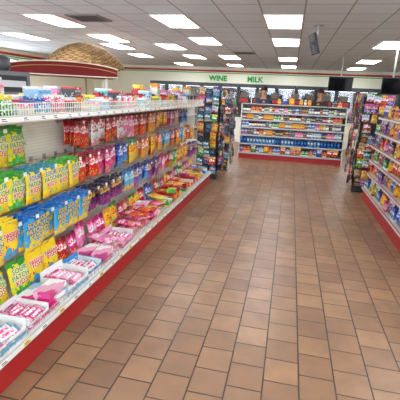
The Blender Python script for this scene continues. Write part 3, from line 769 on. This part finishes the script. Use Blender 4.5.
for sy in (-D-.01, D+.01):
    b.tube([(k/NN*2*W-W, sy, arc(k/NN*2-1)) for k in range(NN+1)], .011, 6, 0)
    b.tube([(k/NN*2*W-W, sy, arc(k/NN*2-1)-.07) for k in range(NN+1)], .006, 6, 1)
    b.tube([(-W,sy,zb+.01),(W,sy,zb+.01)], .011, 6, 0)
for sx in (-W-.005, W+.005):
    b.tube([(sx,-D,arc(1)),(sx,D,arc(1))], .011, 6, 0); b.tube([(sx,-D,zb+.01),(sx,D,zb+.01)], .011, 6, 0)
add('canopy_trim', b.build('canopy_trim', [mat('E8E2CC', .5), mat('C89A50', .5)]), g, label='thin cream edge trim')
for k in range(4):
    me, lab = R.choice(big)
    p = Matrix.Translation(g.location) @ Matrix.Rotation(.55,4,'Z') @ Vector((-.5+k*.33, -.2, .9005))
    add('boxed_package', me, None, p, (0,0,.55), label=lab+' on the food cart', cat='package')

wv = bpy.data.materials.new('woven_straw'); wv.use_nodes = True; nt = wv.node_tree; bs = nt.nodes['Principled BSDF']; bs.inputs['Roughness'].default_value = .95
tc = nd(nt, 'ShaderNodeTexCoord'); ck = nd(nt, 'ShaderNodeTexChecker'); ck.inputs['Scale'].default_value = 17
ck.inputs['Color1'].default_value = lin('A88658'); ck.inputs['Color2'].default_value = lin('644828')
nt.links.new(tc.outputs['Generated'], ck.inputs[0])
nz = nd(nt, 'ShaderNodeTexNoise'); nz.inputs['Scale'].default_value = 12; nt.links.new(tc.outputs['Generated'], nz.inputs['Vector'])
nt.links.new(mixc(nt, mth(nt,'MULTIPLY',nz.outputs[0],.4), ck.outputs[0], lin('8A6C46')), bs.inputs['Base Color'])
g = add('patio_umbrella', None, None, (-4.75, 8.6, 0), label='open brown woven straw patio umbrella on a pole', cat='umbrella')
add('base', MB().lathe([(.25,0),(.27,.02),(.25,.06),(.05,.1)],24).build('base',[black]), g)
add('pole', MB().lathe([(.02,.1),(.02,2.56),(.01,2.62)],12).build('pole',[mat('8A6A3A',.5)]), g)
b = MB(); nseg = 24; prof = [(0.02,2.6),(.18,2.585),(.38,2.53),(.56,2.44),(.72,2.32),(.83,2.2),(.88,2.08)]; rings=[]
rr_ = random.Random(5)
for j_, (r_, z) in enumerate(prof):
    rings.append([b._v(((r_*(1 if k%2 else .965)+rr_.uniform(-.01,.01))*math.cos(PI*k/nseg), (r_*(1 if k%2 else .965)+rr_.uniform(-.01,.01))*math.sin(PI*k/nseg), z+(rr_.uniform(-.05,.02) if j_ == 6 else rr_.uniform(-.008,.008)))) for k in range(2*nseg)])
for j in range(len(prof)-1):
    for k in range(2*nseg): b.face([rings[j][k], rings[j][(k+1)%(2*nseg)], rings[j+1][(k+1)%(2*nseg)], rings[j+1][k]], 0)
me = b.build('canopy',[wv])
o = add('canopy', me, g); sm = o.modifiers.new('s','SOLIDIFY'); sm.thickness=.006
b = MB()
for k in range(8): a=2*PI*k/8; b.tube([(0.02*math.cos(a),.02*math.sin(a),2.53),(.76*math.cos(a),.76*math.sin(a),2.2)],.005,5)
add('ribs', b.build('ribs',[mat('8A6A3A',.5)]), g)

ss = mat('7C7F84', .35, .5)
g = add('counter', None, None, (-3.75, 4.4, 0), label='white counter carrying a drink machine', cat='counter')
add('body', MB().box(-.35,.35,-.9,.9,0,.88).box(.35,.36,-.85,-.02,.1,.8,1).box(.35,.36,.02,.85,.1,.8,1).build('body',[white, cream],.004), g)
add('worktop', MB().box(-.38,.38,-.93,.93,.88,.92).build('worktop',[mat('6A6C70',.3)],.004), g)
g = add('drink_machine', None, None, (-3.75, 4.4, .9205), (0,0,PI/2-.2), label='tall dark grey drink machine on a counter', cat='drink machine')
b = MB().box(-.36,.36,-.1,.3,0,.85).box(-.36,.36,-.28,-.1,.55,.85).box(-.36,.36,-.28,-.1,0,.06).box(-.3,.3,-.29,-.28,.6,.8,1).box(-.1,.28,-.292,-.29,.66,.74,2)
add('body', b.build('body',[ss, mat('2A2C30',.4), mat('C8CCD0',.4)],.008), g)
for k in range(4): add('nozzle', MB().lathe([(.012,.48),(.02,.5),(.02,.55)],10,0,-.24+k*.16,-.19).build('nozzle',[black]), g)
for sx in (-.18,.18): add('hopper', MB().lathe([(.13,.85),(.15,.9),(.16,1.02),(.13,1.04),(.04,1.06)],20,0,sx,.08).build('hopper',[mat('4A4C52',.3)]), g)

# ---------------------------------------------------------------- HANGING SCREENS
def screen(loc, rz, w, h, tilt, label, pc='D8D6D0'):
    g = add('hanging_monitor', None, None, (loc[0], loc[1], H), (0,0,rz), label=label, cat='monitor')
    dz = loc[2]-H
    add('mount', MB().box(-.07,.07,-.07,.07,-.012,0).lathe([(.018,dz+h*.2),(.018,-.012)],10).build('mount',[mat(pc,.4)]), g)
    b = MB(); b.M = Matrix.Translation((0,-.05,dz)) @ Matrix.Rotation(tilt,4,'X')
    b.box(-w/2,w/2,-.02,.02,-h/2,h/2,0)
    b.box(-w/2+.02,w/2-.02,-.022,-.02,-h/2+.02,h/2-.02,1); b.box(-.1,.1,.02,.045,-.08,.08,0)
    add('screen', b.build('screen',[mat('26272B',.4), mat('0E1014',.1)]), g)
screen((.32, 7.3, 2.5), -1.35, .36, .34, .3, 'slim dark monitor on a ceiling pole, turned side-on', 'A8A8A8')
screen((1.3, 12.1, 2.04), 0, .66, .4, .12, 'black flat monitor hanging from the ceiling')
screen((2.08, 9.4, 1.94), -.2, .42, .36, .12, 'small black monitor hanging from the ceiling')

# ---------------------------------------------------------------- PERSON
def skin(name, nodes, edges, m, parent=None, lv=2, **kw):
    me = bpy.data.meshes.new(name); me.from_pydata([n_[:3] for n_ in nodes], edges, []); me.materials.append(m)
    o = add(name, me, parent, **kw)
    sk = o.modifiers.new('skin','SKIN'); sk.use_smooth_shade = True
    for i, n_ in enumerate(nodes):
        rr = n_[3]; me.skin_vertices[0].data[i].radius = rr if isinstance(rr, tuple) else (rr, rr)
        me.skin_vertices[0].data[i].use_root = (i == 0)
    sb = o.modifiers.new('sub','SUBSURF'); sb.levels = lv; sb.render_levels = lv
    return o
def person(loc, rz, shirt, hair, label, sc=1):
    N = [(0,0,.95,(.15,.1)),(0,0,1.12,(.135,.09)),(0,0,1.32,(.16,.1)),(0,0,1.44,(.1,.07)),(0,0,1.51,(.052,.052)),(0,-.01,1.58,(.07,.085)),(0,-.01,1.66,(.078,.095)),(0,0,1.73,(.055,.07))]
    E = [(i,i+1) for i in range(7)]
    for s in (-1,1):
        i = len(N); N += [(s*.09,0,.88,.085),(s*.1,-.01,.5,.058),(s*.1,.01,.1,.04),(s*.1,-.04,.035,.036),(s*.1,-.14,.028,.03)]
        E += [(0,i),(i,i+1),(i+1,i+2),(i+2,i+3),(i+3,i+4)]
        i = len(N); N += [(s*.18,0,1.4,.055),(s*.23,.01,1.12,.042),(s*.22,-.1,.9,.03),(s*.215,-.13,.84,(.03,.02))]
        E += [(2,i),(i,i+1),(i+1,i+2),(i+2,i+3)]
        h_ = i+3
        for q,(dx,ln) in enumerate(((-.024,.06),(-.008,.072),(.008,.068),(.022,.052))):
            j = len(N); N += [(s*.215+dx,-.145,.805,.009),(s*.215+dx,-.15,.8-ln*.6,.008),(s*.215+dx,-.145,.8-ln,.007)]; E += [(h_,j),(j,j+1),(j+1,j+2)]
        j = len(N); N += [(s*.215-s*.03,-.15,.83,.01),(s*.215-s*.045,-.165,.8,.008)]; E += [(h_,j),(j,j+1)]
    sk = mat('C08A68', .55)
    g = skin('person', N, E, sk, loc=loc, rot=(0,0,rz), label=label, cat='person'); g.scale = (sc,)*3
    sh = [(0,0,.93,(.17,.12)),(0,0,1.12,(.155,.11)),(0,0,1.32,(.178,.118)),(0,0,1.43,(.11,.08))]; se = [(0,1),(1,2),(2,3)]
    for s in (-1,1):
        i = len(sh); sh += [(s*.18,0,1.4,.07),(s*.225,.01,1.18,.056)]; se += [(2,i),(i,i+1)]
    skin('shirt', sh, se, mat(shirt,.8), g)
    tr_ = [(0,0,.95,(.165,.115))]; te = []
    for s in (-1,1):
        i = len(tr_); tr_ += [(s*.09,0,.86,.1),(s*.1,-.01,.5,.075),(s*.1,.01,.1,.065)]; te += [(0,i),(i,i+1),(i+1,i+2)]
    skin('trousers', tr_, te, mat('2A2E3E',.8), g)
    b = MB(); rings = []
    for j in range(7):
        ph = j/6*PI*.62
        rings.append([b._v((.092*math.sin(ph)*math.cos(2*PI*k/16), .012+.108*math.sin(ph)*math.sin(2*PI*k/16), 1.665+.115*math.cos(ph) + (.05*math.sin(ph) if math.sin(2*PI*k/16) < -.3 else 0))) for k in range(16)])
    for j in range(6):
        for k in range(16): b.face([rings[j][k], rings[j+1][k], rings[j+1][(k+1)%16], rings[j][(k+1)%16]], 0, True)
    hm = add('hair', b.build('hair',[mat(hair,.7)]), g); so = hm.modifiers.new('s','SOLIDIFY'); so.thickness = .012
    b = MB()
    b.box(-.008,.008,-.125,-.1,1.615,1.65,0)
    for s in (-1,1):
        b.M = Matrix.Translation((s*.082,0,1.635)) @ Matrix.Scale(.5,4,(1,0,0)); b.lathe([(.003,-.03),(.018,-.015),(.02,.01),(.008,.03)],8,0); b.M = Matrix()
        b.M = Matrix.Translation((s*.03,-.1,1.648)); b.lathe([(.002,-.008),(.012,0),(.002,.008)],8,1); b.M = Matrix()
    b.box(-.024,.024,-.108,-.098,1.578,1.588,2)
    add('face_features', b.build('face',[sk, mat('1a1210',.4), mat('8A4038',.5)]), g)
    return g
person((-.78, 11.4, 0), .2, '2E3A52', '1E1614', 'dark-haired person in navy shirt behind the grocery shelves', 1.06)
person((.78, 11.8, 0), -.5, '3A2A2A', '2A1E18', 'person in dark shirt standing behind the grocery shelves', 1.06)

x = -1.22
while x < 1.24:
    me, lab = R.choice(BX[1:]+JAR+CHIP+MINI)
    w = width(me)
    if not (-1.0 < x+w/2+.06 < -.54) and not (.55 < x+w/2+.06 < .94) and x+w/2+.06 < 1.28 and R.random() < .8:
        add('boxed_package', me, None, (x+w/2+.06, 10.55, 1.421), (0,0,R.uniform(-.2,.2)), label=lab+' on top of the grocery gondola', cat='package', group='packages on top of the grocery gondola')
    x += w+.03

# ---------------------------------------------------------------- WORLD, CAMERA
w = bpy.data.worlds.new('w'); S.world = w; w.use_nodes = True
bg = w.node_tree.nodes['Background']; bg.inputs[0].default_value = (.76,.88,1,1); bg.inputs[1].default_value = 9
cam = bpy.data.cameras.new('cam'); co = bpy.data.objects.new('camera', cam); COL.objects.link(co)
cam.sensor_width = 36; cam.lens = 385/400*36; cam.clip_start = .05
yc = Vector((92,102,-385)).normalized(); hz = Vector((1,-.045,0))
zc = hz.cross(yc).normalized(); xc = yc.cross(zc)
M = Matrix((xc, yc, zc)).to_4x4(); M.translation = (0,0,1.6)
co.matrix_world = M
S.camera = co
S.view_settings.view_transform = 'Standard'
S.view_settings.look = 'None'
